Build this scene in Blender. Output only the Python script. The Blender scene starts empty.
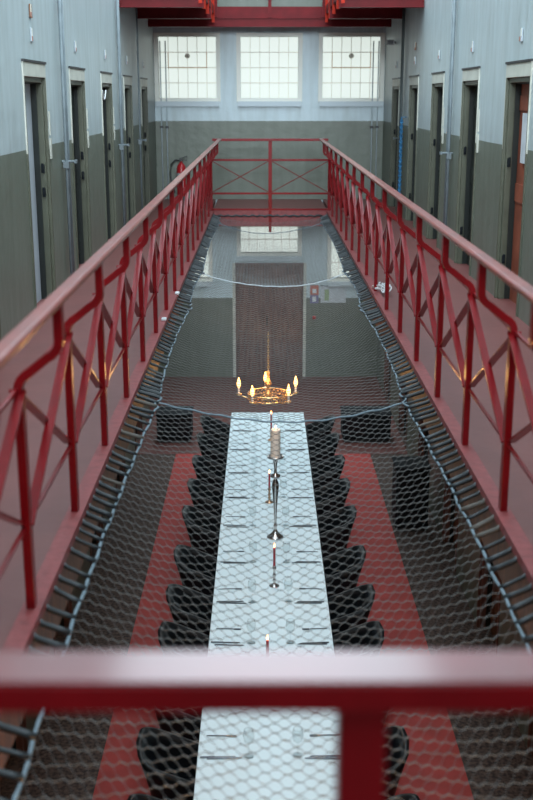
import bpy, math, random
from mathutils import Vector, Matrix
random.seed(7)
R = math.radians
S = bpy.context.scene
COL = S.collection

# ------------------------------------------------------------------ camera
EYE = 4.888          # eye height above the ground floor
G = 3.18             # gallery floor
cam = bpy.data.objects.new('camera', bpy.data.cameras.new('camera'))
COL.objects.link(cam)
cam.location = (-0.11, 0, EYE)
cam.rotation_euler = (R(90 - 15.26), 0, R(-0.18))
cam.data.sensor_fit = 'VERTICAL'
cam.data.sensor_height = 36
cam.data.lens = 50
cam.data.clip_start = .05
cam.data.dof.use_dof = True
cam.data.dof.focus_distance = 9.5
cam.data.dof.aperture_fstop = 2.6
S.camera = cam

# ------------------------------------------------------------------ world, light, exposure
w = bpy.data.worlds.new('world'); S.world = w; w.use_nodes = True
w.node_tree.nodes['Background'].inputs[0].default_value = (.62, .76, .90, 1)
w.node_tree.nodes['Background'].inputs[1].default_value = .16
S.view_settings.view_transform = 'Standard'
S.view_settings.look = 'None'
S.view_settings.gamma = 1
S.view_settings.use_curve_mapping = False
S.view_settings.exposure = 0.0
S.cycles.use_denoising = True
S.cycles.max_bounces = 8

def area(name, loc, rot, sx, sy, power, col):
    l = bpy.data.lights.new(name, 'AREA'); l.shape = 'RECTANGLE'; l.size = sx; l.size_y = sy
    l.energy = power; l.color = col
    o = bpy.data.objects.new(name, l); COL.objects.link(o); o.location = loc; o.rotation_euler = rot
    return o
SKY = (.74, .90, 1.0)
area('skylight_daylight', (0, 8.0, 9.3), (0, 0, 0), 3.2, 20.6, 1150, SKY)
_g = area('far_wall_fill_light', (0, -4.0, 7.6), (R(90-6.5), 0, 0), 3.4, 2.6, 74, (.80, .92, 1.0)); _g.data.spread = R(36)  # added narrow beam from behind the camera, brightens the far wall
area('near_end_fill_light', (0, -4.5, 6.6), (R(75), 0, 0), 3.4, 3.0, 50, (.80, .90, 1.0))  # added fill from behind the camera, no window is built there
for _s in (-1, 1):
    area('unseen_under_gallery_light', (_s*1.45, 16.3, 2.88), (0, R(-_s*12), 0), .25, 5.0, 44, (.86, .96, 1.0))  # cool light added out of view to brighten the far lower walls
    area('unseen_under_gallery_light', (_s*1.6, 5.0, 2.88), (0, R(_s*14), 0), .2, 5.0, 9, (1.0, .62, .38))

# ------------------------------------------------------------------ materials
MATS = {}
def mat(name, col, rough=.6, metal=0, var=0, vscale=6, bump=0, bscale=40, coat=0, emit=None, es=0, spec=.5, alpha=None, stretch=None, col2=None):
    if name in MATS: return MATS[name]
    m = bpy.data.materials.new(name); m.use_nodes = True; n = m.node_tree.nodes; k = m.node_tree.links
    p = n['Principled BSDF']
    p.inputs['Base Color'].default_value = (*col, 1); p.inputs['Roughness'].default_value = rough
    p.inputs['Metallic'].default_value = metal; p.inputs['Coat Weight'].default_value = coat
    p.inputs['Coat Roughness'].default_value = .15
    p.inputs['Specular IOR Level'].default_value = spec
    tc = n.new('ShaderNodeTexCoord')
    src = tc.outputs['Object']
    if stretch:
        mp = n.new('ShaderNodeMapping'); mp.inputs['Scale'].default_value = stretch
        k.new(src, mp.inputs[0]); src = mp.outputs[0]
    if var or col2:
        t = n.new('ShaderNodeTexNoise'); t.inputs['Scale'].default_value = vscale; t.inputs['Detail'].default_value = 5
        k.new(src, t.inputs['Vector'])
        r = n.new('ShaderNodeValToRGB')
        c2 = col2 or tuple(max(0, c * (1 - var)) for c in col)
        r.color_ramp.elements[0].position = .35; r.color_ramp.elements[0].color = (*c2, 1)
        r.color_ramp.elements[1].position = .65; r.color_ramp.elements[1].color = (*col, 1)
        k.new(t.outputs['Fac'], r.inputs[0]); k.new(r.outputs[0], p.inputs['Base Color'])
    if bump:
        t2 = n.new('ShaderNodeTexNoise'); t2.inputs['Scale'].default_value = bscale
        k.new(src, t2.inputs['Vector'])
        b = n.new('ShaderNodeBump'); b.inputs['Strength'].default_value = bump; b.inputs['Distance'].default_value = .01
        k.new(t2.outputs['Fac'], b.inputs['Height']); k.new(b.outputs[0], p.inputs['Normal'])
    if emit:
        p.inputs['Emission Color'].default_value = (*emit, 1); p.inputs['Emission Strength'].default_value = es
    MATS[name] = m; return m

def wall_mat(WH=(.47, .545, .56, 1), nm='two_tone_wall_paint'):
    m = bpy.data.materials.new(nm); m.use_nodes = True; n = m.node_tree.nodes; k = m.node_tree.links
    p = n['Principled BSDF']; p.inputs['Roughness'].default_value = .42
    g = n.new('ShaderNodeNewGeometry'); sx = n.new('ShaderNodeSeparateXYZ'); k.new(g.outputs['Position'], sx.inputs[0])
    dv = n.new('ShaderNodeMath'); dv.operation = 'DIVIDE'; dv.inputs[1].default_value = 10; k.new(sx.outputs[2], dv.inputs[0])
    rp = n.new('ShaderNodeValToRGB'); rp.color_ramp.interpolation = 'CONSTANT'
    GR = (.152, .172, .136, 1)
    e = rp.color_ramp.elements
    e[0].position = 0; e[0].color = GR; e[1].position = .141; e[1].color = WH
    for pos, c in ((.315, GR), (.4480, WH), (.625, GR), (.766, WH)):
        x = e.new(pos); x.color = c
    k.new(dv.outputs[0], rp.inputs[0])
    # grime: vertical streaks and blotches
    mp = n.new('ShaderNodeMapping'); mp.inputs['Scale'].default_value = (2.5, 2.5, .35); k.new(g.outputs['Position'], mp.inputs[0])
    t = n.new('ShaderNodeTexNoise'); t.inputs['Scale'].default_value = 3.5; t.inputs['Detail'].default_value = 8; k.new(mp.outputs[0], t.inputs['Vector'])
    r2 = n.new('ShaderNodeValToRGB'); r2.color_ramp.elements[0].position = .3; r2.color_ramp.elements[0].color = (.84, .84, .82, 1)
    r2.color_ramp.elements[1].position = .62; r2.color_ramp.elements[1].color = (1, 1, 1, 1); k.new(t.outputs['Fac'], r2.inputs[0])
    mx = n.new('ShaderNodeMix'); mx.data_type = 'RGBA'; mx.blend_type = 'MULTIPLY'; mx.inputs[0].default_value = 1
    k.new(rp.outputs[0], mx.inputs[6]); k.new(r2.outputs[0], mx.inputs[7]); k.new(mx.outputs[2], p.inputs['Base Color'])
    t2 = n.new('ShaderNodeTexNoise'); t2.inputs['Scale'].default_value = 6; k.new(g.outputs['Position'], t2.inputs['Vector'])
    b = n.new('ShaderNodeBump'); b.inputs['Strength'].default_value = .25; b.inputs['Distance'].default_value = .03
    k.new(t2.outputs['Fac'], b.inputs['Height']); k.new(b.outputs[0], p.inputs['Normal'])
    return m
M_WALL = wall_mat(); M_WALLF = wall_mat((.58, .69, .73, 1), 'far_wall_lightened_paint')  # far wall copy has a lighter colour to offset the weaker light there
M_RED = mat('red_gloss_paint', (.235, .0025, .006), .33, var=.22, vscale=9, coat=.22, spec=.2)
M_KERB = mat('worn_red_kerb_paint', (.30, .060, .060), .5, var=.3, vscale=20, bump=.2)
M_TOP = mat('rail_top_sheen_paint', (.16, .006, .008), .34, var=.25, vscale=7, coat=.75)  # dark base and heavy coat imitate the pale sheen on the rail top
M_HAND = mat('glossy_handrail_paint', (.27, .035, .022), .36, var=.3, vscale=7, coat=.4)  # redder base under a gloss coat
M_REDD = mat('dark_red_steel_paint', (.18, .006, .010), .5, spec=.2, var=.25)
M_LINO = mat('brown_red_linoleum', (.170, .052, .046), .45, var=.14, vscale=3, bump=.12, bscale=12)
M_CARPET = mat('speckled_brown_carpet', (.115, .075, .060), .95, col2=(.03, .02, .018), vscale=32, bump=.6, bscale=60)
M_RUN = mat('red_runner', (.40, .050, .042), .8, var=.2, vscale=5, bump=.3, bscale=90)
M_FRAME = mat('window_frame_paint', (.84, .84, .76), .5)
M_CREAM = mat('cream_frame_paint', (.62, .62, .54), .5, var=.15)
M_GREEN = mat('green_door_paint', (.105, .110, .075), .45, var=.2)
M_DGREEN = mat('dark_green_door_paint', (.016, .021, .018), .5, var=.3)
M_PALE = mat('pale_door_paint', (.50, .55, .60), .5, var=.1)
M_COPPER = mat('brown_door_paint', (.32, .085, .045), .5, var=.3)
M_WOOD = mat('orange_brown_wood', (.20, .070, .022), .55, col2=(.05, .020, .009), vscale=4, stretch=(14, 14, 1))
M_DWOOD = mat('dark_brown_wood', (.19, .092, .072), .5, var=.45, vscale=3, stretch=(8, 8, 1))
M_PANE = mat('frosted_daylight_pane', (.25, .27, .26), .5, emit=(.90, 1.0, .93), es=.75, var=.05)
M_BAR = mat('window_bar_paint', (.85, .80, .72), .6)
M_BLACK = mat('black_gloss_shell', (.005, .007, .009), .38, spec=.3)
M_DARK = mat('matt_black_board', (.012, .015, .018), .85, spec=.2)
M_RUB = mat('black_strap_plastic', (.022, .028, .032), .45)
M_GREYS = mat('grey_strap', (.10, .085, .07), .6)
M_NET = mat('net_cord', (.175, .175, .17), .75, var=.2, vscale=3)
M_ROPE = mat('pale_blue_grey_rope', (.20, .26, .30), .8, var=.25, vscale=60)
M_CORD = mat('pale_cord', (.50, .55, .58), .8)
M_WHITE = mat('white_plastic', (.75, .77, .78), .5)
M_CLOTH = mat('white_table_cloth', (.70, .81, .84), .65, var=.03, vscale=5, bump=.15, bscale=8)
M_SILVER = mat('silver', (.55, .52, .50), .22, 1)
M_BRASS = mat('brass', (.78, .50, .22), .28, 1)
M_COP = mat('aged_brass', (.50, .30, .18), .32, 1)
M_STEEL = mat('cutlery_steel', (.20, .22, .24), .2, 1)
M_WAX = mat('ivory_wax', (.86, .82, .76), .5)
M_RWAX = mat('red_wax', (.42, .02, .03), .45)
M_FLAME = mat('flame', (1, .6, .2), .5, emit=(1, .42, .12), es=14)
M_BULB = mat('flame_bulb', (1, .7, .3), .4, emit=(1, .52, .15), es=5.5)
M_PIPE = mat('painted_grey_pipe', (.20, .24, .26), .5, var=.3)
M_DPIPE = mat('dark_pipe', (.07, .085, .085), .5)
M_IRON = mat('dark_iron', (.03, .03, .032), .5)
M_EXT = mat('extinguisher_red', (.45, .01, .015), .3, coat=.5)
M_BLUE = mat('blue_chain_plastic', (.05, .25, .50), .5, var=.5, vscale=40)
M_PAPER = mat('paper_sheet', (.62, .66, .70), .8, var=.15, vscale=12)
M_PINK = mat('pink_mark', (.40, .22, .18), .7)
M_ORANGE = mat('orange_red_sticker', (.50, .13, .08), .7)
M_VIOLET = mat('blue_violet_sticker', (.18, .17, .32), .7)
M_LGREEN = mat('light_green_print', (.34, .44, .24), .8)
M_BROWN = mat('brown_plate', (.22, .10, .05), .6)
M_PLASTER = mat('ceiling_plaster', (.55, .58, .60), .7, var=.1)
gm = bpy.data.materials.new('clear_glass'); gm.use_nodes = True
_n = gm.node_tree.nodes; _k = gm.node_tree.links; _n.remove(_n['Principled BSDF'])
_t = _n.new('ShaderNodeBsdfTransparent'); _t.inputs[0].default_value = (.95, .96, .96, 1)
_g = _n.new('ShaderNodeBsdfGlossy'); _g.inputs['Roughness'].default_value = .05
_f0 = _n.new('ShaderNodeLayerWeight'); _f = _n.new('ShaderNodeMath'); _f.operation = 'POWER'; _f.inputs[1].default_value = 5; _k.new(_f0.outputs[1], _f.inputs[0])
_x = _n.new('ShaderNodeMixShader'); _k.new(_f.outputs[0], _x.inputs[0]); _k.new(_t.outputs[0], _x.inputs[1]); _k.new(_g.outputs[0], _x.inputs[2])
_k.new(_x.outputs[0], _n['Material Output'].inputs[0])
M_GLASS = gm

# ------------------------------------------------------------------ mesh helpers
class MB:
    def __init__(s): s.v = []; s.f = []
    def box(s, x0, x1, y0, y1, z0, z1):
        b = len(s.v)
        s.v += [(x0,y0,z0),(x1,y0,z0),(x1,y1,z0),(x0,y1,z0),(x0,y0,z1),(x1,y0,z1),(x1,y1,z1),(x0,y1,z1)]
        s.f += [tuple(b+i for i in q) for q in ((3,2,1,0),(4,5,6,7),(0,1,5,4),(1,2,6,5),(2,3,7,6),(3,0,4,7))]
        return s
    def cbox(s, c, d): return s.box(c[0]-d[0]/2, c[0]+d[0]/2, c[1]-d[1]/2, c[1]+d[1]/2, c[2]-d[2]/2, c[2]+d[2]/2)
    def sweep(s, pts, sec, up=(0, 0, 1), caps=True):
        """sec: list of (a,b) in the frame (side, up) along the path"""
        pts = [Vector(p) for p in pts]; n = len(pts); m = len(sec); b = len(s.v); up = Vector(up)
        for i, p in enumerate(pts):
            t = (pts[min(i+1, n-1)] - pts[max(i-1, 0)]).normalized()
            side = t.cross(up)
            if side.length < 1e-4: side = t.cross(Vector((1, 0, 0)) if abs(t.x) < .9 else Vector((0, 1, 0)))
            side.normalize(); u = side.cross(t)
            for a, c in sec:
                s.v.append(tuple(p + side*a + u*c))
        for i in range(n-1):
            for j in range(m):
                s.f.append((b+i*m+j, b+i*m+(j+1) % m, b+(i+1)*m+(j+1) % m, b+(i+1)*m+j))
        if caps:
            s.f.append(tuple(b+j for j in reversed(range(m)))); s.f.append(tuple(b+(n-1)*m+j for j in range(m)))
        return s
    def tube(s, pts, r, n=6, **k):
        return s.sweep(pts, [(r*math.cos(2*math.pi*j/n), r*math.sin(2*math.pi*j/n)) for j in range(n)], **k)
    def bar(s, pts, wd, th, **k):
        return s.sweep(pts, [(-wd/2,-th/2),(wd/2,-th/2),(wd/2,th/2),(-wd/2,th/2)], **k)
    def lathe(s, prof, c=(0,0,0), n=16, rim=False):
        b = len(s.v); m = len(prof)
        for r, z in prof:
            for j in range(n):
                a = 2*math.pi*j/n; s.v.append((c[0]+r*math.cos(a), c[1]+r*math.sin(a), c[2]+z))
        for i in range(m-1):
            for j in range(n):
                s.f.append((b+i*n+j, b+i*n+(j+1) % n, b+(i+1)*n+(j+1) % n, b+(i+1)*n+j))
        if not rim:
            s.f.append(tuple(b+j for j in reversed(range(n)))); s.f.append(tuple(b+(m-1)*n+j for j in range(n)))
        return s
    def build(s, name, m, parent=None, smooth=False, bevel=0, loc=None):
        me = bpy.data.meshes.new(name); me.from_pydata(s.v, [], s.f); me.update()
        me.materials.append(m)
        if smooth: me.shade_smooth()
        o = bpy.data.objects.new(name, me); COL.objects.link(o)
        if parent: o.parent = parent
        if loc: o.location = loc
        if bevel:
            bv = o.modifiers.new('bevel', 'BEVEL'); bv.width = bevel; bv.segments = 2; bv.limit_method = 'ANGLE'; bv.angle_limit = R(40)
        return o

def tag(o, label, cat, group=None, kind=None):
    if label: o['label'] = label
    if cat: o['category'] = cat
    if group: o['group'] = group
    if kind: o['kind'] = kind
    return o
def thing(name, label, cat, loc=(0,0,0), rz=0, group=None):
    o = bpy.data.objects.new(name, None); COL.objects.link(o); o.location = loc; o.rotation_euler = (0,0,rz)
    return tag(o, label, cat, group)
def struct(name, mb, m, label=None, parent=None, **k):
    o = mb.build(name, m, parent, **k); o['kind'] = 'structure'
    if label: o['label'] = label
    return o
def copy_tree(o, parent=None):
    c = o.copy(); COL.objects.link(c)
    if parent: c.parent = parent
    for ch in list(o.children): copy_tree(ch, c)
    return c
def dup(o, loc, rz=0, label=None):
    c = copy_tree(o); c.location = loc; c.rotation_euler = (0,0,rz)
    if label: c['label'] = label
    return c
ORD = ['first','second','third','fourth','fifth','sixth','seventh','eighth','ninth','tenth','eleventh','twelfth','thirteenth','fourteenth']

# ------------------------------------------------------------------ building shell
XW = 1.94; YB = 19.5; YN = -3.0; TOP = 9.6
VX = .87; VY0 = 1.15; VY1 = 17.26
DOOR_Y = [2.44, 4.56, 6.68, 8.80, 10.92, 13.04, 15.16, 17.28]
DW, DH = .90, 1.97
DEEP = .24
for side, sg in (('left', -1), ('right', 1)):
    mb = MB(); xo = sg*XW; xi = sg*(XW+DEEP)
    x0, x1 = min(xo, xi), max(xo, xi)
    for base, top in ((0, 3.10), (G, 6.25)):
        y = YN
        for dy in DOOR_Y:
            mb.box(x0, x1, y, dy, base, top)
            mb.box(x0, x1, dy, dy+DW, base+DH, top)
            y = dy+DW
        mb.box(x0, x1, y, YB, base, top)
    mb.box(x0, x1, YN, YB, 6.25, TOP)
    struct('wall_'+side, mb, M_WALL, 'long %s wall, pale blue above and grey green below' % side)
# far wall with window holes
def wall_holes(mb, xa, xb, za, zb, y0, y1, holes):
    xs = sorted({xa, xb, *[h[0] for h in holes], *[h[1] for h in holes]})
    zs = sorted({za, zb, *[h[2] for h in holes], *[h[3] for h in holes]})
    for i in range(len(xs)-1):
        for j in range(len(zs)-1):
            cx, cz = (xs[i]+xs[i+1])/2, (zs[j]+zs[j+1])/2
            if any(h[0] < cx < h[1] and h[2] < cz < h[3] for h in holes): continue
            mb.box(xs[i], xs[i+1], y0, y1, zs[j], zs[j+1])
UP = [(-1.38-.485, -1.38+.485, 4.87, 5.86), (-.485, .485, 4.87, 5.86), (1.38-.485, 1.38+.485, 4.87, 5.86)]
LO = [(-1.90, -1.07, 1.80, 2.85), (-.50, .50, 2.25, 2.92), (1.09, 1.90, 1.80, 2.85)]
DR = (-.64, .645, 0, 2.07)
mb = MB(); wall_holes(mb, -XW-DEEP, XW+DEEP, 0, TOP, YB, YB+.3, UP+LO+[DR])
struct('wall_far', mb, M_WALLF, 'far end wall with windows on two floors')
k = 1
def window(h, cols, rows, vent, fan, label):
    global k
    x0, x1, z0, z1 = h
    fr = MB(); t = .05
    fr.box(x0-.07, x0, YB-.03, YB+.14, z0-.06, z1+.06).box(x1, x1+.07, YB-.03, YB+.14, z0-.06, z1+.06)
    fr.box(x0, x1, YB-.03, YB+.14, z1, z1+.06).box(x0, x1, YB-.03, YB+.14, z0-.06, z0)
    o = struct('window_%d' % k, MB().box(x0, x1, YB+.10, YB+.12, z0, z1), M_PANE, label)
    fr.build('window_frame', M_FRAME, o)
    MB().box(x0-.05, x1+.05, YB-.07, YB-.028, z0-.14, z0-.055).build('window_sill', mat('pale_sill_paint', (.58, .66, .70), .5), o)
    b = MB()
    for i in range(1, cols): 
        x = x0+(x1-x0)*i/cols; b.box(x-.0045, x+.0045, YB+.08, YB+.10, z0, z1)
    for i in range(1, rows):
        z = z0+(z1-z0)*i/rows; b.box(x0, x1, YB+.075, YB+.10, z-.006, z+.006)
    b.build('glazing_bar', M_BAR, o)
    if vent:
        cw, rh = (x1-x0)/cols, (z1-z0)/rows
        a, c, d, e = x0+cw, x1-cw, z0+2*rh, z0+3*rh
        b = MB().box(a-.007, a+.007, YB+.04, YB+.075, d, e).box(c-.007, c+.007, YB+.04, YB+.075, d, e).box(a, c, YB+.04, YB+.075, d-.009, d+.009)
        b.build('vent_sash', mat('rust_brown_paint', (.80, .58, .42), .6), o)
    if fan:
        MB().sweep([(x0+(x1-x0)*.5, YB+.03, z0+(z1-z0)*.69), (x0+(x1-x0)*.5, YB+.09, z0+(z1-z0)*.69)],
                   [(.042*math.cos(a*R(30)), .042*math.sin(a*R(30))) for a in range(12)]).build('vent_disc', mat('pale_brown_plastic', (.65, .60, .5), .6), o)
    k += 1
window(UP[0], 6, 4, True, True, 'barred window at the left of the upper row, with brown vent sash')
window(UP[1], 6, 4, False, False, 'plain barred window in the middle of the upper row')
window(UP[2], 6, 4, True, True, 'barred window at the right of the upper row, with brown vent sash')
window(LO[0], 6, 4, False, False, 'ground floor window left of the dark door')
window(LO[1], 7, 3, False, False, 'short wide window above the dark door')
window(LO[2], 6, 4, False, False, 'ground floor window right of the dark door')

# floors
struct('floor', MB().box(-XW-DEEP, XW+DEEP, YN, YB+.3, -.2, 0), M_CARPET, 'speckled brown ground floor')
mb = MB()
for sg in (-1, 1):
    a, b = sorted((sg*(VX+.06), sg*(XW+DEEP))); mb.box(a, b, YN, YB, G-.07, G)
mb.box(-VX-.02, VX+.02, VY1+.02, YB, G-.07, G).box(-VX-.02, VX+.02, YN, VY0-.02, G-.07, G)
struct('floor_gallery', mb, M_LINO, 'brown red gallery floor around the opening')
struct('floor_far', MB().box(-XW, XW, 15.0, YB, 0, .006), mat('dull_red_brown_linoleum', (.13, .045, .038), .6, var=.2), 'dull red brown floor beyond the end of the table')
# kerb / fascia around the opening
mb = MB()
for sg in (-1, 1):
    a, b = sorted((sg*VX, sg*(VX+.068))); mb.box(a, b, VY0, VY1, G-.018, G+.02)
mb.box(-VX-.115, VX+.115, VY1, VY1+.1, G, G+.02).box(-VX-.02, VX+.02, VY1, VY1+.02, G-.22, G)
mb.box(-VX-.115, VX+.115, VY0-.1, VY0, G, G+.02).box(-VX-.02, VX+.02, VY0-.02, VY0, G-.22, G)
struct('trim_1', mb, M_KERB, 'worn red steel kerb around the opening')
mb = MB()
for sg in (-1, 1):
    a, b = sorted((sg*(VX+.045), sg*(VX+.0595))); mb.box(a, b, VY0, VY1, G-.30, G-.018)
struct('trim_20', mb, M_WOOD, 'brown boards set back under the kerb')
# beams carrying the gallery
mb = MB()
for i in range(9):
    y = .1+2.12*i+.55
    for sg in (-1, 1):
        a, b = sorted((sg*(VX+.10), sg*XW)); mb.box(a, b, y, y+.08, G-.25, G-.07)
mb.box(-VX, VX, VY1+.9, VY1+1.0, G-.25, G-.07)
struct('trim_2', mb, M_REDD, 'red beams under the gallery')
# upper gallery: decks and beams
mb = MB()
for sg in (-1, 1):
    a, b = sorted((sg*VX, sg*(XW+DEEP))); mb.box(a, b, 14.85, YB, 6.14, 6.25)
mb.box(-VX, VX, 18.74, YB, 6.14, 6.25)
struct('trim_3', mb, M_REDD, 'deck of the gallery above')
i = 4
for y in (14.9, 17.0):
    for sg in (-1, 1):
        a, b = sorted((sg*.86, sg*XW)); m2 = MB()
        m2.box(a, b, y+.05, y+.062, 5.99, 6.14).box(a, b, y, y+.11, 5.985, 5.998)
        struct('trim_%d' % i, m2, M_REDD, 'dark red beam under the gallery above'); i += 1
m2 = MB().box(-XW, XW, 18.66, 18.74, 5.966, 6.14).box(-.86, .86, 18.65, 18.74, 6.10, 6.27).box(-.86, .86, 18.64, 18.66, 6.09, 6.11)
struct('trim_%d' % i, m2, M_REDD, 'wide red beam below the far landing above'); i += 1
mb = MB()
mb.box(-XW-DEEP, -1.65, YN, YB+.3, TOP, TOP+.1).box(1.65, XW+DEEP, YN, YB+.3, TOP, TOP+.1).box(-1.65, 1.65, 18.6, YB+.3, TOP, TOP+.1).box(-1.65, 1.65, YN, -2.2, TOP, TOP+.1)
struct('ceiling', mb, M_PLASTER, 'plaster ceiling around the skylight')

# ------------------------------------------------------------------ doors
dn = 1
def door(sg, dy, base, leafmat, lab, wood=False, copper=False, latches=(1.15, .93)):
    global dn
    h = DH; t = .075
    xo, xi = sg*XW, sg*(XW+DEEP-.03)
    leaf_x = sg*(XW+.11)
    a, b = sorted((leaf_x, leaf_x+sg*.05))
    o = struct('door_%d' % dn, MB().box(a, b, dy+t, dy+DW-t, base, base+h-.11), leafmat, lab); dn += 1
    f = MB(); a, b = sorted((xo-sg*.012, xi))
    f.box(a, b, dy-.0, dy+.016, base+1.28, base+h-.1).box(a, b, dy+DW-.016, dy+DW, base+1.28, base+h-.1)
    f.box(a, b, dy, dy+DW, base+h-.11, base+h)
    f.build('door_frame', M_CREAM, o, bevel=.004)
    f = MB()
    f.box(a, b, dy, dy+.03, base, base+1.28).box(a, b, dy+DW-.03, dy+DW, base, base+1.28)
    f.box(a, b, dy+.016, dy+.03, base+1.28, base+h-.11).box(a, b, dy+DW-.03, dy+DW-.016, base+1.28, base+h-.11)
    a2, b2 = sorted((xo+sg*.01, xo+sg*.062)); f.box(a2, b2, dy+.03, dy+t, base, base+h-.11).box(a2, b2, dy+DW-t, dy+DW-.03, base, base+h-.11)
    f.box(a2, b2, dy+t, dy+DW-t, base+h-.15, base+h-.11)
    a2, b2 = sorted((xo+sg*.062, xo+sg*.17)); g = MB().box(a2, b2, dy+.03, dy+t-.002, base, base+h-.11).box(a2, b2, dy+DW-t+.002, dy+DW-.03, base, base+h-.11).box(a2, b2, dy+t, dy+DW-t, base+h-.16, base+h-.11)
    g.build('door_reveal', M_DGREEN, o)
    f.build('door_jamb', M_GREEN if not wood else M_DWOOD, o, bevel=.004)
    a, b = sorted((xo-sg*.02, xo+sg*.02))
    MB().box(a, b, dy-.01, dy+DW+.01, base+h, base+h+.018).build('head_trim', M_IRON, o)
    # boards on the leaf
    a, b = sorted((leaf_x-sg*.012, leaf_x))
    if leafmat is not M_PALE: MB().box(a, b, dy+t+.02, dy+DW-t-.02, base+.85, base+1.0).box(a, b, dy+t+.02, dy+DW-t-.02, base+.12, base+.24).box(a, b, dy+t+.02, dy+DW-t-.02, base+1.6, base+1.72).build('door_rail', leafmat, o)
    for z in latches:
        l = MB(); yy = dy+DW-t
        xm = xo+sg*.035
        l.box(xm-.012, xm+.012, yy-.03, yy, base+z-.035, base+z+.035).box(xm-.008, xm+.008, yy-.045, yy-.025, base+z-.01, base+z+.045)
        l.build('latch', M_DARK, o)
    return o
LN = ['', 'outside', 'nearest', 'second', 'third', 'fourth', 'farthest']
for sg, sd in ((-1, 'left'), (1, 'right')):
    for j, dy in enumerate(DOOR_Y):
        if j < 2: 
            door(sg, dy, G, M_DGREEN, 'green cell door by the viewer on the %s gallery' % sd); continue
        lm = M_PALE if (sg == -1 and j == 3) else (M_COPPER if (sg == 1 and j == 3) else M_DGREEN)
        desc = 'pale' if lm is M_PALE else ('brown' if lm is M_COPPER else 'dark green')
        door(sg, dy, G, lm, '%s recessed cell door on the %s gallery, number %s from the front' % (desc, sd, ['','','one','two','three','four','five','six'][j]),
             latches=(1.12, .92) if sg == -1 else (1.17, .35))
    for j, dy in enumerate(DOOR_Y):
        door(sg, dy, 0, M_WOOD, 'orange brown wooden door on the ground floor %s wall' % sd, wood=True, latches=(1.0,))
# far double door on the ground floor
o = struct('door_%d' % dn, MB().box(DR[0]+.04, .015, YB+.06, YB+.11, 0, DR[3]-.05).box(.03, DR[1]-.04, YB+.06, YB+.11, 0, DR[3]-.05), M_DWOOD, 'tall dark brown double door in the far wall')
f = MB().box(DR[0]-.01, DR[0]+.04, YB-.025, YB+.14, 0, DR[3]).box(DR[1]-.04, DR[1]+.01, YB-.025, YB+.14, 0, DR[3])
f.build('door_frame', M_CREAM, o)
MB().box(DR[0]+.04, DR[1]-.04, YB-.02, YB+.14, DR[3]-.05, DR[3]).build('head_frame', M_DWOOD, o)
MB().box(-.02, .06, YB+.04, YB+.06, 0, DR[3]-.05).build('meeting_strip', M_DWOOD, o)
f = MB()
for x0, x1 in ((DR[0]+.10, -.03), (.09, DR[1]-.10)):
    for z0, z1 in ((.15, .85), (1.0, 1.85)):
        f.box(x0, x1, YB+.045, YB+.06, z0, z1)
f.build('door_panel', M_DWOOD, o, bevel=.008)
MB().tube([(-.04, YB+.02, .95), (-.04, YB+.02, 1.12)], .012).box(-.05,-.03,YB+.02,YB+.06,.96,.98).box(-.05,-.03,YB+.02,YB+.06,1.09,1.11).build('door_handle', M_IRON, o)

# ------------------------------------------------------------------ railings
PK = [5.34+.92*i for i in range(-4, 13)]
def picket_path(sg):
    x = sg*.905; p = [(x,0,.02),(x,0,.74)]
    for a in range(0, 10):      # shoulder: quarter turn in, short run, quarter turn up
        if a < 5: t = R(a*68/4); p.append((x-sg*.062*(1-math.cos(t)), 0, .79+.062*math.sin(t)))
        else: t = R((9-a)*68/4); p.append((x-sg*(.14-.062*(1-math.cos(t))), 0, .955-.062*math.sin(t)))
    p.append((x-sg*.14, 0, 1.0)); p.append((x-sg*.14, 0, 1.078)); return p
def side_rail(sg, lab):
    t = thing('gallery_railing', lab, 'railing', (0, 0, G), 0, 'railings along the two long sides')
    # handrail, slightly domed flat bar
    sec = [(-.027,-.012),(.027,-.012),(.029,.003),(.020,.012),(-.020,.012),(-.029,.003)]
    MB().sweep([(sg*.768, 1.12, 1.088), (sg*.768, 17.30, 1.088)], sec).build('handrail', M_HAND, t, bevel=.003)
    for z, nm in ((.79, 'upper_rail'), (.31, 'lower_rail')):
        MB().bar([(sg*.91, 1.12, z), (sg*.91, 17.30, z)], .014, .014).build(nm, M_RED, t, bevel=.002)
    for y in PK:
        p = MB().sweep([(a, y, c) for a, b, c in picket_path(sg)], [(-.024,-.015),(.024,-.015),(.024,.015),(-.024,.015)], up=(1, 0, 0))
        p.build('picket', M_RED, t, bevel=.003)
    ys = [1.14]+PK+[17.28]
    for a, b in zip(ys[:-1], ys[1:]):
        if b-a < .35: continue
        MB().bar([(sg*.922, a, .785), (sg*.922, b, .32)], .034, .010).build('brace', M_RED, t)
        MB().bar([(sg*.898, a, .32), (sg*.898, b, .785)], .034, .010).build('brace', M_RED, t)
    return t
side_rail(-1, 'long red lattice railing on the left side of the netted opening')
side_rail(1, 'long red lattice railing on the right side of the netted opening')
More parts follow.
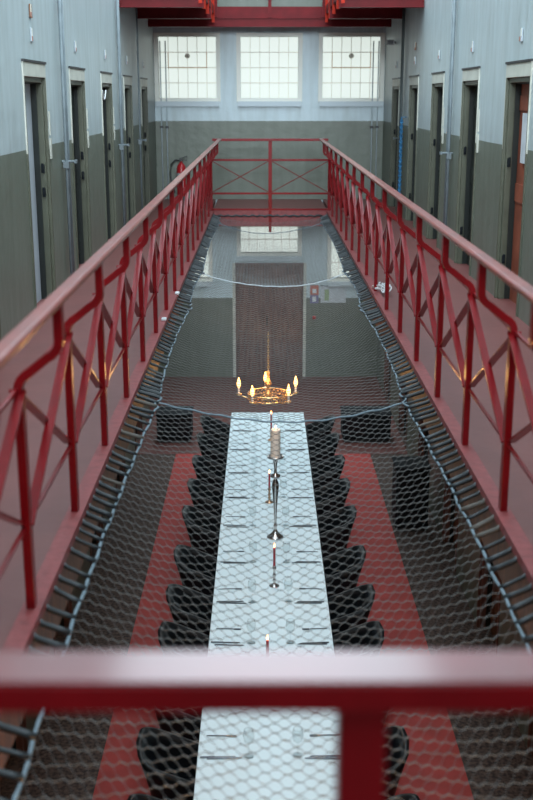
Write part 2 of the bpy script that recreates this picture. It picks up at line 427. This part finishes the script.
def end_rail(y, lab, thick):
    t = thing('end_railing', lab, 'railing', (0, y, G))
    MB().box(-.88, .88, -.036, .036, 1.062, 1.0975).build('top_rail', M_RED, t, bevel=.003)
    MB().box(-.878, .878, -.0345, .0345, 1.0975, 1.10).build('top_sheen_strip', M_TOP, t)  # thin strip added to carry the sheen of the top face
    MB().box(-.91, .91, -.016, .016, .765, .795).build('middle_rail', M_RED, t, bevel=.003)
    MB().box(-.91, .91, -.016, .016, .262, .292).build('lower_rail', M_RED, t, bevel=.003)
    MB().box(-.91, .91, -.02, .02, .02, .05).build('bottom_rail', M_RED, t, bevel=.003)
    for x in (-.91, 0.0, .91):
        zt = 1.062 if x == 0 else .80
        MB().box(x-.027, x+.027, -.022, .022, 0.02, zt).build('post', M_RED, t, bevel=.003)
    for x in (-1, 1):
        p = [(x*.91, 0, .80), (x*.90, 0, .86), (x*.85, 0, .93), (x*.82, 0, .98), (x*.82, 0, 1.062)]
        MB().bar(p, .05, .035, up=(0, 1, 0)).build('bracket', M_RED, t)
    for a, b in ((-.88, -.03), (.03, .88)):
        MB().tube([(a, .004, .30), (b, .004, .76)], .006).build('cross_rod', M_RED, t)
        MB().tube([(a, -.008, .76), (b, -.008, .30)], .006).build('cross_rod', M_RED, t)
    return t
_e = end_rail(17.30, 'red crossed-rod railing across the far end of the opening', 1)
MB().box(-.022, .022, -.055, -.042, -.31, .03).build('post_foot', M_RED, _e)
end_rail(1.11, 'blurred red railing across the front of the opening', 1)
# railing of the floor above, feet hanging below the deck edge
def upper_rail(sg, lab):
    t = thing('gallery_railing', lab, 'railing', (0, 0, 6.25), 0, 'railings of the floor above')
    MB().bar([(sg*.80, 14.85, 1.08), (sg*.80, 18.7, 1.08)], .07, .03).build('handrail', M_RED, t)
    MB().bar([(sg*.84, 14.85, .3), (sg*.84, 18.7, .3)], .03, .012).build('lower_rail', M_RED, t)
    y = 14.6
    while y < 18.7:
        MB().cbox((sg*.885, y, .425), (.045, .035, 1.33)).build('picket', M_REDO, t); y += .92
M_REDO = mat('warm_lit_red_paint', (.50, .035, .02), .7, spec=.15)  # red paint turned orange, light on the upper pickets put into the colour
upper_rail(-1, 'railing of the floor above, left side'); upper_rail(1, 'railing of the floor above, right side')
t = thing('end_railing', 'railing of the floor above, across the far landing', 'railing', (0, 18.66, 6.25))
MB().box(-.88, .88, -.02, .02, 1.06, 1.10).build('top_rail', M_RED, t)
MB().box(-.88, .88, -.015, .015, .26, .29).build('lower_rail', M_RED, t)
for x in (-.86, 0, .86):
    MB().box(x-.026, x+.026, -.05, .02, -.14, 1.06).build('post', M_REDD, t)

# ------------------------------------------------------------------ safety net
CR = [1.7, 6.48, 9.58, 11.6, 16.4]
def sag(x, y):
    s_ = max(0, 1-(x/.78)**2)
    bump = 0
    for a, b in ((1.7, 6.48), (6.48, 11.6), (11.6, 16.4)):
        if a <= y <= b:
            u = (y-a)/(b-a); bump = (.19 if a < 5 else .10)*math.sin(math.pi*u)**.8
    base = .10+.05*min(1, max(0, (y-6.5)/5))
    if y > 16.4: base *= max(0, (17.2-y)/.8); 
    return 3.105 - s_*(base+bump) - .015*math.sin(y*2.1+x*3)*s_
def edge(y):
    e = .765
    for a, b in zip([0]+CR, CR+[17.3]):
        if a <= y <= b: e = .745+.035*math.sin(math.pi*(y-a)/(b-a))
    return e
net = thing('safety_net', 'grey mesh safety net slung across the opening between the railings', 'net', (0, 0, 0))
n = MB(); NC = 22; rr = .0015
ycells = .039
L = int((17.05-1.3)/ycells)
for li in range(L):
    yb = 1.3+li*ycells; ph = li % 2; pts = []
    N = NC*6
    e = edge(yb)
    for i in range(N+1):
        u = i/N; x = (-1+2*u)*e
        wv = math.cos(i/6*2*math.pi + ph*math.pi)
        wv = max(-1, min(1, wv*1.25))
        yy = yb + .0192*wv + .30*x*x - .10 + .005*math.sin(x*71+yb*37)+.004*math.sin(x*43-yb*59) + .035*math.sin(x*2.3+yb*1.3) + .05*math.sin(x*2.0)*math.sin(yb*.9)
        pts.append((x, yy, sag(x, yy)))
    b = len(n.v)
    sec = [(0, rr*1.1), (-rr, -rr*.6), (rr, -rr*.6)]
    for p in pts:
        for a, c in sec: n.v.append((p[0], p[1]+a, p[2]+c))
    for i in range(N):
        for j in range(3):
            n.f.append((b+i*3+j, b+i*3+(j+1) % 3, b+(i+1)*3+(j+1) % 3, b+(i+1)*3+j))
n.build('mesh_panel', M_NET, net, smooth=True)
def twisted(name, pts, r, parent, m=M_ROPE):
    mb = MB()
    mb.tube(pts, r, 6)
    for ph in (0, math.pi):
        q = []
        for i, p in enumerate(pts): q.append((p[0]+r*.7*math.cos(i*1.3+ph), p[1], p[2]+r*.7*math.sin(i*1.3+ph)))
        mb.tube(q, r*.55, 4)
    return mb.build(name, m, parent, smooth=True)
for sg in (-1, 1):
    pts = []; y = 1.25
    while y < 17.2:
        x = sg*edge(y); 
        kk = min(abs(y-c) for c in CR)
        wob = (.018*math.sin(y*31) if kk < .18 else .003*math.sin(y*17))
        pts.append((x+wob, y, 3.108+.004*math.sin(y*9))); y += .05
    twisted('edge_rope', pts, .0062, net)
for c in CR:
    pts = [(-.76+1.52*i/60, c+.012*math.sin(i*.9)-.05*math.sin(math.pi*i/60), sag(-.76+1.52*i/60, c)+.004) for i in range(61)]
    twisted('cross_rope', pts, .0055 if c != 9.58 else .0012, net, M_CORD if c == 11.6 else (M_NET if c == 9.58 else M_ROPE))
twisted('cross_rope', [(-.80+1.6*i/40, 17.17+.012*math.sin(i), 3.13+.01*math.sin(i*2)) for i in range(41)], .014, net, M_RUB)
rest = MB()
for sg in (-1, 1):
    y = 1.55; i = 0
    while y < 17.15:
        xe = sg*(edge(y)-.006); xo = sg*(VX+.012)
        dy = random.uniform(-.014, .014); z = 3.112+random.uniform(-.004, .004)
        pts = [(xe, y+dy, z), (xe+sg*.03, y+dy*.6, z+.012), (xo-sg*.02, y, G-.028), (xo, y, G-.010)]
        r_ = random.choice((.0085, .011, .012))
        if y < 6.55:
            MB().tube(pts, r_, 6).build('lacing_strap', M_RUB if random.random() < .82 else M_GREYS, net, smooth=True)
        else:
            rest.tube(pts, r_, 6)
        y += random.choice((.085, .098, .106, .115, .15)) ; i += 1
o = rest.build('lacing_strap', M_RUB, net); o['kind'] = 'stuff'
# loose rope tangle on the right kerb, tags on the left kerb
def tangle(loc, lab, s=1.0):
    pts = []
    for i in range(120):
        a = i*.42
        pts.append((loc[0]+s*.085*math.sin(a*.63)*math.cos(a*.21+1), loc[1]+s*.16*math.cos(a*.5+.3*math.sin(a*.17)), loc[2]+.012+.022*(1+math.sin(a*.91))))
    o = MB().tube(pts, .0055, 6).build('rope_tangle', M_WHITE, None, smooth=True)
    return tag(o, lab, 'rope')
tangle((.96, 9.9, G+.02), 'tangle of loose white rope lying on the right kerb of the opening')
for (x, y, z, lab) in ((-.885, 8.55, G+.02, 'small white tag on the left kerb, the nearer of two'), (-.87, 9.75, G+.02, 'small white tag on the left kerb, the farther of two')):
    tag(MB().cbox((x, y, z+.012), (.04, .055, .022)).build('plastic_tag', M_WHITE, None, bevel=.008), lab, 'tag')

# ------------------------------------------------------------------ ground floor: runner, table, chairs
tag(MB().box(-1.345, 1.405, 0, 15.0, 0.0, .006).build('floor_runner', M_RUN), 'wide red floor runner beneath the long table', 'runner')
TX = -.05; TY0, TY1 = 3.0, 14.5; TH = .75
t = thing('dining_table', 'very long banquet table standing on the red runner', 'table', (TX, 0, .006))
MB().box(-.47, .47, TY0+.02, TY1-.02, TH-.04, TH-.012).build('tabletop', M_DWOOD, t)
for y in [TY0+.3+i*2.18 for i in range(6)]:
    for x in (-.4, .4):
        MB().box(x-.025, x+.025, y-.025, y+.025, 0, TH-.04).build('leg', M_IRON, t)
mb = MB(); hw = .488
sec = [(-hw, TH-.05), (-hw, TH-.004), (-hw+.006, TH), (hw-.006, TH), (hw, TH-.004), (hw, TH-.05), (hw-.004, TH-.05), (hw-.004, TH-.008), (-hw+.004, TH-.008), (-hw+.004, TH-.05)]
mb.v = [(TX+a, y, b+.006) for y in (TY0, TY1) for a, b in sec]
q = len(sec)
mb.f = [(j, (j+1) % q, q+(j+1) % q, q+j) for j in range(q)]+[tuple(range(q))[::-1], tuple(range(q, 2*q))]
tag(mb.build('tablecloth', M_CLOTH), 'white cloth covering the whole length of the long table', 'tablecloth')
TZ = TH+.006

def make_chair():
    c = thing('dining_chair', '', 'chair', (0,0,0), 0, 'black shell chairs along the long table')
    # shell back: wraps round like a tub, higher at the back; faces +x
    path = []
    W, Dp, r = .215, .22, .095
    path.append((.20, -W)); path.append((.08, -W)); path.append((-Dp+r, -W))
    for a in range(1, 6): path.append((-Dp+r-r*math.sin(R(a*15)), -W+r-r*math.cos(R(a*15))))
    path.append((-Dp, -W+r)); path.append((-Dp-.012, 0)); 
    path = path+[(x, -y) for x, y in reversed(path[:-1])]
    m = len(path); rows = 7; mb = MB(); 
    def height(x, y): 
        u = min(1, max(0, (x+Dp)/(.20+Dp))); return .885-.25*u**.85
    for side in (0, 1):
        off = .016*(1 if side else -1)
        for i in range(rows):
            v = i/(rows-1)
            for j, (x, y) in enumerate(path):
                h = height(x, y); z = .42+(h-.42)*v
                lean = 1+.32*v**1.4
                cx, cy = x, y
                a = path[max(0, j-1)]; b = path[min(m-1, j+1)]
                nx, ny = (b[1]-a[1]), -(b[0]-a[0]); l = math.hypot(nx, ny); nx /= l; ny /= l
                lx = (cx-.1)*lean+.1 if cx < .1 else cx
                mb.v.append((lx-nx*off, cy*(1+.07*v)-ny*off, z-(.012 if i == rows-1 and j in (0, m-1) else 0)))
    o_ = rows*m
    for i in range(rows-1):
        for j in range(m-1):
            a = i*m+j; mb.f.append((a, a+1, a+m+1, a+m)); mb.f.append((o_+a, o_+a+m, o_+a+m+1, o_+a+1))
    for j in range(m-1):
        a = (rows-1)*m+j; mb.f.append((a, a+1, o_+a+1, o_+a)); mb.f.append((j, o_+j, o_+j+1, j+1))
    for i in range(rows-1):
        for j in (0, m-1):
            a = i*m+j; mb.f.append((a, a+m, o_+a+m, o_+a))
    mb.build('backrest', M_BLACK, c, smooth=True)
    mb = MB(); pr = []
    for a in range(24):
        th = R(a*15); cx = abs(math.cos(th))**.5*math.copysign(1, math.cos(th)); sy = abs(math.sin(th))**.5*math.copysign(1, math.sin(th)); pr.append((cx*.225, sy*.225))
    for z, s_ in ((.415, .9), (.43, 1), (.455, 1), (.468, .95), (.462, .6)):
        for x, y in pr: mb.v.append((x*s_, y*s_, z))
    for i in range(4):
        for j in range(24): mb.f.append((i*24+j, i*24+(j+1) % 24, (i+1)*24+(j+1) % 24, (i+1)*24+j))
    mb.f.append(tuple(reversed(range(24)))); mb.f.append(tuple(range(96, 120)))
    mb.build('seat', M_BLACK, c, smooth=True)
    for x in (-1, 1):
        for y in (-1, 1):
            MB().tube([(x*.17, y*.18, .42), (x*.21, y*.22, 0)], .013, 8).build('leg', M_IRON, c)
    return c
CH = [13.80, 13.0, 12.12, 11.30, 10.47, 9.43, 8.58, 7.87, 7.1, 6.35, 5.6, 4.85]
SET = [13.76, 12.96, 12.11, 11.29, 10.48, 9.58, 8.75, 8.01, 7.24, 6.46, 5.68, 4.90]
proto = make_chair()
first = True
for sg, sd in ((-1, 'left'), (1, 'right')):
    for j, y in enumerate(CH):
        lab = 'black shell chair on the %s side of the table, %s from the far end' % (sd, ORD[j])
        loc = (TX+sg*.525, y-.02, .006); rz = (0 if sg == -1 else math.pi)+random.uniform(-.05, .05)
        if first: proto.location = loc; proto.rotation_euler = (0,0,rz); proto['label'] = lab; first = False
        else: dup(proto, loc, rz, lab)
# side benches/cabinets standing by the walls
def cabinet(x0, x1, y0, y1, h, lab):
    c = thing('low_cabinet', lab, 'cabinet', ((x0+x1)/2, (y0+y1)/2, 0.0))
    a, b = (x1-x0)/2, (y1-y0)/2
    z0 = .006
    MB().box(-a, a, -b, b, z0+.05, h-.03).build('body', M_DARK, c, bevel=.01)
    MB().box(-a-.015, a+.015, -b-.015, b+.015, h-.03, h).build('top', M_DARK, c, bevel=.01)
    MB().box(-a+.03, a-.03, -b+.03, b-.03, z0, z0+.05).build('plinth', M_IRON, c)
    MB().box(-a+.02, -.005, -b-.012, -b, .09, h-.06).build('door', M_BLACK, c, bevel=.004)
    MB().box(.005, a-.02, -b-.012, -b, .09, h-.06).build('door', M_BLACK, c, bevel=.004)
cabinet(1.42, 1.80, 12.05, 12.45, .80, 'tall black cabinet by the right wall, beyond the runner edge')
cabinet(1.05, 1.75, 15.5, 15.95, .45, 'low black cabinet right of the far end of the table')
cabinet(-1.66, -1.16, 15.5, 15.95, .45, 'low black cabinet left of the far end of the table')

# ------------------------------------------------------------------ table setting
def mk_fork(name='fork'):
    mb = MB(); mb.bar([(-.10,0,.003),(-.03,0,.006),(.03,0,.006),(.05,0,.003)], .009, .003)
    mb.box(.045,.062,-.012,.012,.002,.0045)
    for y in (-.010,-.0035,.0035,.010): mb.box(.06,.10,y-.0018,y+.0018,.002,.0045)
    return mb.build(name, M_STEEL)
def mk_knife(name='knife'):
    mb = MB(); mb.bar([(-.115,0,.004),(-.02,0,.005)], .014, .007)
    mb.v_ = None
    b = len(mb.v)
    pts = [(-.02,-.009),(.09,-.010),(.115,-.002),(.115,.006),(-.02,.008)]
    mb.v += [(x,y,.003) for x,y in pts]+[(x,y,.0055) for x,y in pts]
    mb.f += [tuple(b+i for i in (4,3,2,1,0)), tuple(b+5+i for i in range(5))]+[(b+i, b+(i+1)%5, b+5+(i+1)%5, b+5+i) for i in range(5)]
    return mb.build(name, M_STEEL)
def mk_glass(name='wine_glass'):
    prof = [(.034,0),(.034,.002),(.006,.006),(.004,.02),(.004,.085),(.012,.092),(.030,.11),(.037,.14),(.035,.17),(.030,.195),
            (.0285,.195),(.033,.17),(.035,.14),(.028,.112),(.010,.095)]
    return MB().lathe(prof, n=16).build(name, M_GLASS, smooth=True)
fk = mk_fork(); kf = mk_knife(); gl = mk_glass()
used = {fk: 0, kf: 0, gl: 0}
def put(p, loc, rz, lab, cat, grp):
    if used[p] == 0: o = p; used[p] = 1
    else: o = p.copy(); COL.objects.link(o)
    o.location = loc; o.rotation_euler = (0,0,rz); tag(o, lab, cat, grp)
for sg, sd in ((-1, 'left'), (1, 'right')):
    for j, y in enumerate(SET):
        e = TX+sg*(.488-.14); rz = 0 if sg == -1 else math.pi
        J = lambda: random.uniform(-.01, .01)
        where = '%s setting from the far end, %s table edge' % (ORD[j], sd)
        put(fk, (e+J(), y+.135+J(), TZ), rz+random.uniform(-.06,.06), 'steel fork at the '+where, 'fork', 'forks on the long table')
        put(kf, (e+J(), y-.110+J(), TZ), rz+random.uniform(-.06,.06), 'steel knife at the '+where, 'knife', 'knives on the long table')
        put(kf, (e-sg*.03+J(), y-.135+J(), TZ), rz+random.uniform(-.06,.06), 'steel knife, the outer one, at the '+where, 'knife', 'knives on the long table')
        put(gl, (e-sg*.19+J(), y-.10+J(), TZ), 0, 'clear wine glass at the '+where, 'wine glass', 'wine glasses on the long table')
flame_prof = [(.0015,0),(.006,.006),(.0075,.014),(.005,.026),(.0012,.042)]
def holder(loc, cm, lab, h=.19, ch=.17, s=1.0):
    c = thing('candlestick', lab, 'candlestick', loc, 0)
    prof = [(.045*s,0),(.044*s,.006),(.028*s,.012),(.012*s,.026),(.010,.04),(.018,.052),(.011,.064),(.010,h*.46),(.018,h*.53),(.011,h*.6),(.010,h*.80),(.019,h*.9),(.012,h*.94),(.015,h)]
    MB().lathe(prof, n=20).build('stand', cm, c, smooth=True)
    o = tag(MB().lathe([(.0105,0),(.0105,ch*.97),(.004,ch)], (loc[0], loc[1], loc[2]+h-.001), n=12).build('taper_candle', M_RWAX, smooth=False), 'red taper candle burning in the '+lab.split(' with')[0], 'candle', 'red taper candles')
    MB().lathe(flame_prof, (loc[0], loc[1], loc[2]+h+ch+.002), n=10).build('flame', M_FLAME, o, smooth=True)
holder((-.014, 8.96, TZ), M_SILVER, 'silver candlestick just in front of the tall candlestick')
holder((-.045, 11.04, TZ), M_COP, 'brass candlestick just behind the tall candlestick', .16, .16)
holder((-.010, 13.24, TZ), M_COP, 'small brass candlestick near the far end of the table', .16, .18)
holder((-.08, 7.26, TZ), M_SILVER, 'silver candlestick hidden low behind the blurred front railing', .19, .17)
c = thing('tall_candlestick', 'tall turned silver candlestick standing in the middle of the table', 'candlestick', (.007, 10.08, TZ))
prof = [(.082,0),(.082,.008),(.070,.014),(.050,.03),(.030,.052),(.018,.07),(.014,.10),(.020,.115),(.014,.13),(.012,.16),(.016,.30),(.026,.44),(.034,.52),(.030,.56),(.016,.595),
        (.020,.605),(.046,.620),(.048,.635),(.020,.65),(.014,.665),(.012,.70),(.018,.76),(.030,.80),(.075,.812),(.082,.822),(.078,.830),(.045,.826)]
MB().lathe(prof, n=28).build('stand', M_SILVER, c, smooth=True)
c = tag(MB().lathe([(.047,0),(.047,.262),(.042,.268),(.03,.262),(.004,.258)], (.007, 10.08, TZ+.827), n=28).build('pillar_candle', M_WAX), 'thick ivory pillar candle on the tall silver candlestick', 'candle')
MB().lathe(flame_prof, (.007, 10.08, TZ+.827+.262), n=10).build('flame', M_FLAME, c, smooth=True)

# ------------------------------------------------------------------ chandelier
def chandelier(loc, lab, power):
    c = thing('chandelier', lab, 'chandelier', loc, 0, 'candle chandeliers below the net')
    # ring with pierced band
    rb = MB(); n_ = 40; Rr = .178
    for z in (-.04, .008):
        rb.tube([(Rr*math.cos(2*math.pi*a/n_), Rr*math.sin(2*math.pi*a/n_), z) for a in range(n_+1)], .008, 6)
    for a in range(60):
        t0 = 2*math.pi*a/60; t1 = 2*math.pi*(a+1)/60
        rb.tube([(Rr*math.cos(t0), Rr*math.sin(t0), -.04 if a % 2 else .008), (Rr*math.cos(t1), Rr*math.sin(t1), .008 if a % 2 else -.04)], .0045, 4)
    rb.build('ring', M_BRASS, c, smooth=True)
    MB().lathe([(.004,-.09),(.016,-.075),(.008,-.06),(.03,-.03),(.036,0),(.018,.03),(.012,.06),(.03,.085),(.034,.10),(.014,.13),(.009,.18),(.016,.20),(.006,.22)], n=20).build('baluster', M_BRASS, c, smooth=True)
    for a in (95, 167, 239, 311, 23):
        ca, sa = math.cos(R(a)), math.sin(R(a)); pts = []
        for i in range(11):
            u = i/10; r_ = .03+.24*u; z = -.01-.035*math.sin(math.pi*u)-.01*u
            pts.append((ca*r_, sa*r_, z))
        MB().tube(pts, .007, 6).build('arm', M_BRASS, c, smooth=True)
        MB().lathe([(.010,-.03),(.026,-.018),(.028,-.010),(.012,-.008)], (ca*.27, sa*.27, 0), 14).build('drip_pan', M_BRASS, c, smooth=True)
        MB().lathe([(.0095,-.01),(.0095,.045)], (ca*.27, sa*.27, 0), 10).build('candle_sleeve', M_WAX, c)
        b = MB().lathe([(.006,.045),(.014,.058),(.0185,.077),(.015,.098),(.007,.122),(.001,.140)], (ca*.27, sa*.27, 0), 12).build('flame_bulb', M_BULB, c, smooth=True)
        l = bpy.data.lights.new('bulb_glow', 'POINT'); l.energy = power; l.color = (1, .50, .16); l.shadow_soft_size = .03
        lo = bpy.data.objects.new('bulb_glow', l); COL.objects.link(lo); lo.parent = c; lo.location = (ca*.27, sa*.27, .18)
    ch = MB(); z = .21; i = 0; top = sag(loc[0], loc[1])-loc[2]+.004
    while z < top:
        q = []
        for a in range(9):
            th = 2*math.pi*a/8; x = .008*math.cos(th); zz = .016*math.sin(th)
            q.append((x if i % 2 else 0, 0 if i % 2 else x, z+.012+zz))
        ch.tube(q, .0018, 5); z += .0235; i += 1
    ch.build('chain', M_BRASS, c, smooth=True)
    return c
chandelier((-.065, 9.58, 2.33), 'brass ring chandelier with five glowing bulbs above the table end', 3.0)
chandelier((.0, 2.3, 2.25), 'brass chandelier below the front of the net, outside the picture', 6)

# ------------------------------------------------------------------ wall fittings
def pipe(x, y, z0, z1, r, m, lab, brackets=(), pair=0):
    c = thing('wall_pipe', lab, 'pipe', (x, y, 0))
    MB().tube([(0,0,z0),(0,0,z1)], r, 10).build('pipe_run', m, c, smooth=True)
    if pair: MB().tube([(0,pair,z0),(0,pair,z1)], r*.7, 10).build('pipe_run', m, c, smooth=True)
    s_ = 1 if x < 0 else -1
    for z in brackets:
        MB().tube([(-s_*.06,0,z),(s_*.09,0,z)], .012, 8).cbox((s_*.085, 0, z), (.02,.07,.03)).build('valve', m, c)
        MB().cbox((0,-.01,z-.03),(.05,.05,.06)).build('bracket', m, c)
    return c
pipe(-1.90, 10.35, G, 6.1, .015, M_PIPE, 'grey vertical pipe with a valve between the first and second left doors', (G+1.14,), .12)
pipe(-1.90, 14.45, G, 6.1, .015, M_PIPE, 'grey vertical pipe with a valve between the third and fourth left doors', (G+1.12,), .12)
pipe(-1.90, 16.65, G, 6.1, .013, M_PIPE, 'thin grey vertical pipe beyond the fourth left door', (G+1.10,))
pipe(1.90, 12.30, G, 6.1, .015, M_PIPE, 'grey vertical pipe with a valve between the second and third right doors', (G+1.12,), .12)
pipe(1.90, 16.75, G, 6.1, .019, M_DPIPE, 'dark vertical pipe beside the hanging blue chain', (G+1.12,), -.1)
for x, lab in ((-1.83, 'outer thin pipe in the far left corner'), (-1.74, 'inner thin pipe in the far left corner'), (1.74, 'inner thin pipe in the far right corner'), (1.83, 'outer thin pipe in the far right corner')):
    c = thing('wall_pipe', lab, 'pipe', (x, YB-.05, 0), 0, 'corner pipes')
    MB().tube([(0,0,G),(0,0,5.79)], .010, 8).build('pipe_run', mat('pale_pipe_paint', (.45, .52, .55), .5), c, smooth=True)
    MB().box(-.03,.03,-.02,.05,G+1.20,G+1.23).build('bracket', M_IRON, c)
tag(MB().lathe([(.005,-.03),(.03,-.02),(.035,0),(.03,.02),(.005,.03)], (1.905, 12.2, 6.02), 14).build('junction_box', M_IRON, smooth=True), 'round dark junction box at the top of the right wall pipe', 'junction box')
# number plates above the doors
def plate(sg, y, z, m, lab, brown=False):
    c = thing('number_plate', lab, 'plate', (sg*(XW-.008), y, z), 0, 'number plates above the cell doors')
    MB().cbox((0,0,0),(.010,.075,.10)).build('board', m, c, bevel=.002)
    MB().cbox((-sg*.007,.02*sg,-.028),(.006,.030,.035)).build('mark', M_PINK, c)
    MB().cbox((-sg*.007,-.022,.02),(.008,.012,.06)).build('clip', M_CREAM, c)
for j, dy in enumerate(DOOR_Y[3:]):
    for sg, sd in ((-1, 'left'), (1, 'right')):
        plate(sg, dy+.42, G+2.18, M_PALE, 'small pale plate above door %s on the %s gallery' % (['one','two','three','four','five'][j], sd))
plate(-1, DOOR_Y[3]+.42, G+2.36, M_BROWN, 'brown plate above the pale one over the nearest left door')
plate(1, DOOR_Y[6]+.42, G+2.36, M_BROWN, 'second plate high over the fourth right door')
for j, sg, sd in ((3, -1, 'left'), (4, -1, 'left'), (5, -1, 'left'), (4, 1, 'right'), (5, 1, 'right')):
    if True:
        c = thing('card_holder', 'narrow cream card holder beside door %s on the %s gallery' % (['one','two','three'][j-3], sd), 'card holder', (sg*(XW-.006), DOOR_Y[j]+DW+.09 if sg == -1 else DOOR_Y[j]-.07, G+1.40), 0, 'card holders beside the cell doors')
        MB().cbox((0,0,.09),(.012,.022,.20)).build('upper_strip', M_CREAM, c); MB().cbox((0,0,-.12),(.014,.05,.17)).build('pocket', M_CREAM, c)
# paper notice on the brown door, latch beside it
tag(MB().box(XW+.085, XW+.095, DOOR_Y[3]+.20, DOOR_Y[3]+.62, G+1.18, G+1.58).build('paper_notice', M_PAPER), 'white paper notice taped to the brown cell door', 'notice')
# hook and wire at third left door
tag(MB().tube([(-XW+.01, DOOR_Y[5]+.02+.3*i/12, G+1.78-.10*math.sin(math.pi*i/12)) for i in range(13)], .008, 6).build('wire_loop', M_WHITE, smooth=True), 'small white wire loop at the top of the third left doorway', 'wire')
# fire extinguisher on the far wall
c = thing('fire_extinguisher', 'red fire extinguisher with black hose standing by the far wall', 'fire extinguisher', (-1.50, 19.28, G))
MB().lathe([(.02,.06),(.07,.07),(.078,.09),(.078,.52),(.070,.57),(.045,.61),(.022,.63),(.022,.66)], n=20).build('cylinder', M_EXT, c, smooth=True)
MB().lathe([(.0785,.40),(.0785,.46)], n=20, rim=True).build('band', mat('grey_label', (.35,.35,.36), .5), c)
lb = MB()
for zz in (.20,.235,.27,.305):
    lb.box(-.04,.04,-.082,-.072,zz,zz+.018)
lb.build('label_print', M_PAPER, c)
MB().cbox((0,0,.68),(.05,.09,.05)).bar([(-.01,0,.70),(.10,0,.735)],.02,.015).bar([(-.01,0,.68),(.10,0,.67)],.02,.01).build('handle', M_IRON, c)
MB().tube([(-.02,0,.67),(-.10,0,.67),(-.17,0,.60),(-.19,0,.45),(-.17,0,.30),(-.13,0,.18),(-.11,0,.12)], .014, 8).build('hose', M_IRON, c, smooth=True)
MB().box(-.06,.06,-.06,.06,0,.07).box(-.03,.03,.07,.22,.30,.34).build('stand', M_IRON, c)
# blue plastic chain
ch = MB(); z = G+1.40; i = 0
while z > G+.02:
    q = [((.017*math.cos(2*math.pi*a/8) if i % 2 else 0), (0 if i % 2 else .017*math.cos(2*math.pi*a/8)), z+.028*math.sin(2*math.pi*a/8)) for a in range(9)]
    ch.tube([(p[0]+1.87, p[1]+16.35, p[2]) for p in q], .010, 5); z -= .034; i += 1
ch.tube([(1.87,16.35,G+1.43),(1.94,16.35,G+1.43)], .006)
tag(ch.build('plastic_chain', M_BLUE, smooth=True), 'blue plastic chain hanging down the far right wall', 'chain')
# small loudspeaker high in the right corner
c = thing('wall_speaker', 'small grey box speaker high in the far right corner', 'speaker', (1.86, 18.0, 5.70))
MB().cbox((0,0,0),(.12,.10,.08)).build('housing', mat('grey_plastic', (.30,.30,.30), .5), c, bevel=.008)
MB().cbox((.06,0,-.0),(.05,.03,.03)).build('bracket', M_IRON, c); MB().cbox((-.005,-.054,0),(.09,.01,.055)).build('grille', M_IRON, c)
# notices on the ground floor far wall
tag(MB().box(.91, 1.36, YB-.012, YB, 1.36, 1.66).build('wall_poster', M_PAPER), 'wide pale poster on the ground floor far wall', 'poster')
p = bpy.data.objects['wall_poster']; MB().box(.98,1.06,YB-.014,YB-.011,1.40,1.60).build('printed_patch', M_LGREEN, p)
MB().box(.90,1.37,YB-.016,YB-.010,1.655,1.67).build('top_edge', M_IRON, p)
c = thing('wall_sign', 'small orange and violet notice left of the wide poster', 'sign', (.80, YB-.008, 1.50))
MB().box(-.075,.075,-.006,.006,.0,.17).build('upper_panel', M_ORANGE, c); MB().box(-.035,.035,-.009,-.005,.03,.11).build('white_patch', M_WHITE, c)
MB().box(-.075,.075,-.006,.006,-.15,-.002).build('lower_panel', M_VIOLET, c); MB().box(-.035,.03,-.009,-.005,-.12,-.03).build('white_patch', M_WHITE, c)
tag(MB().cbox((.80,YB-.03,1.10),(.06,.06,.05)).build('call_point', M_EXT, bevel=.006), 'little red call point under the notice on the far wall', 'call point')
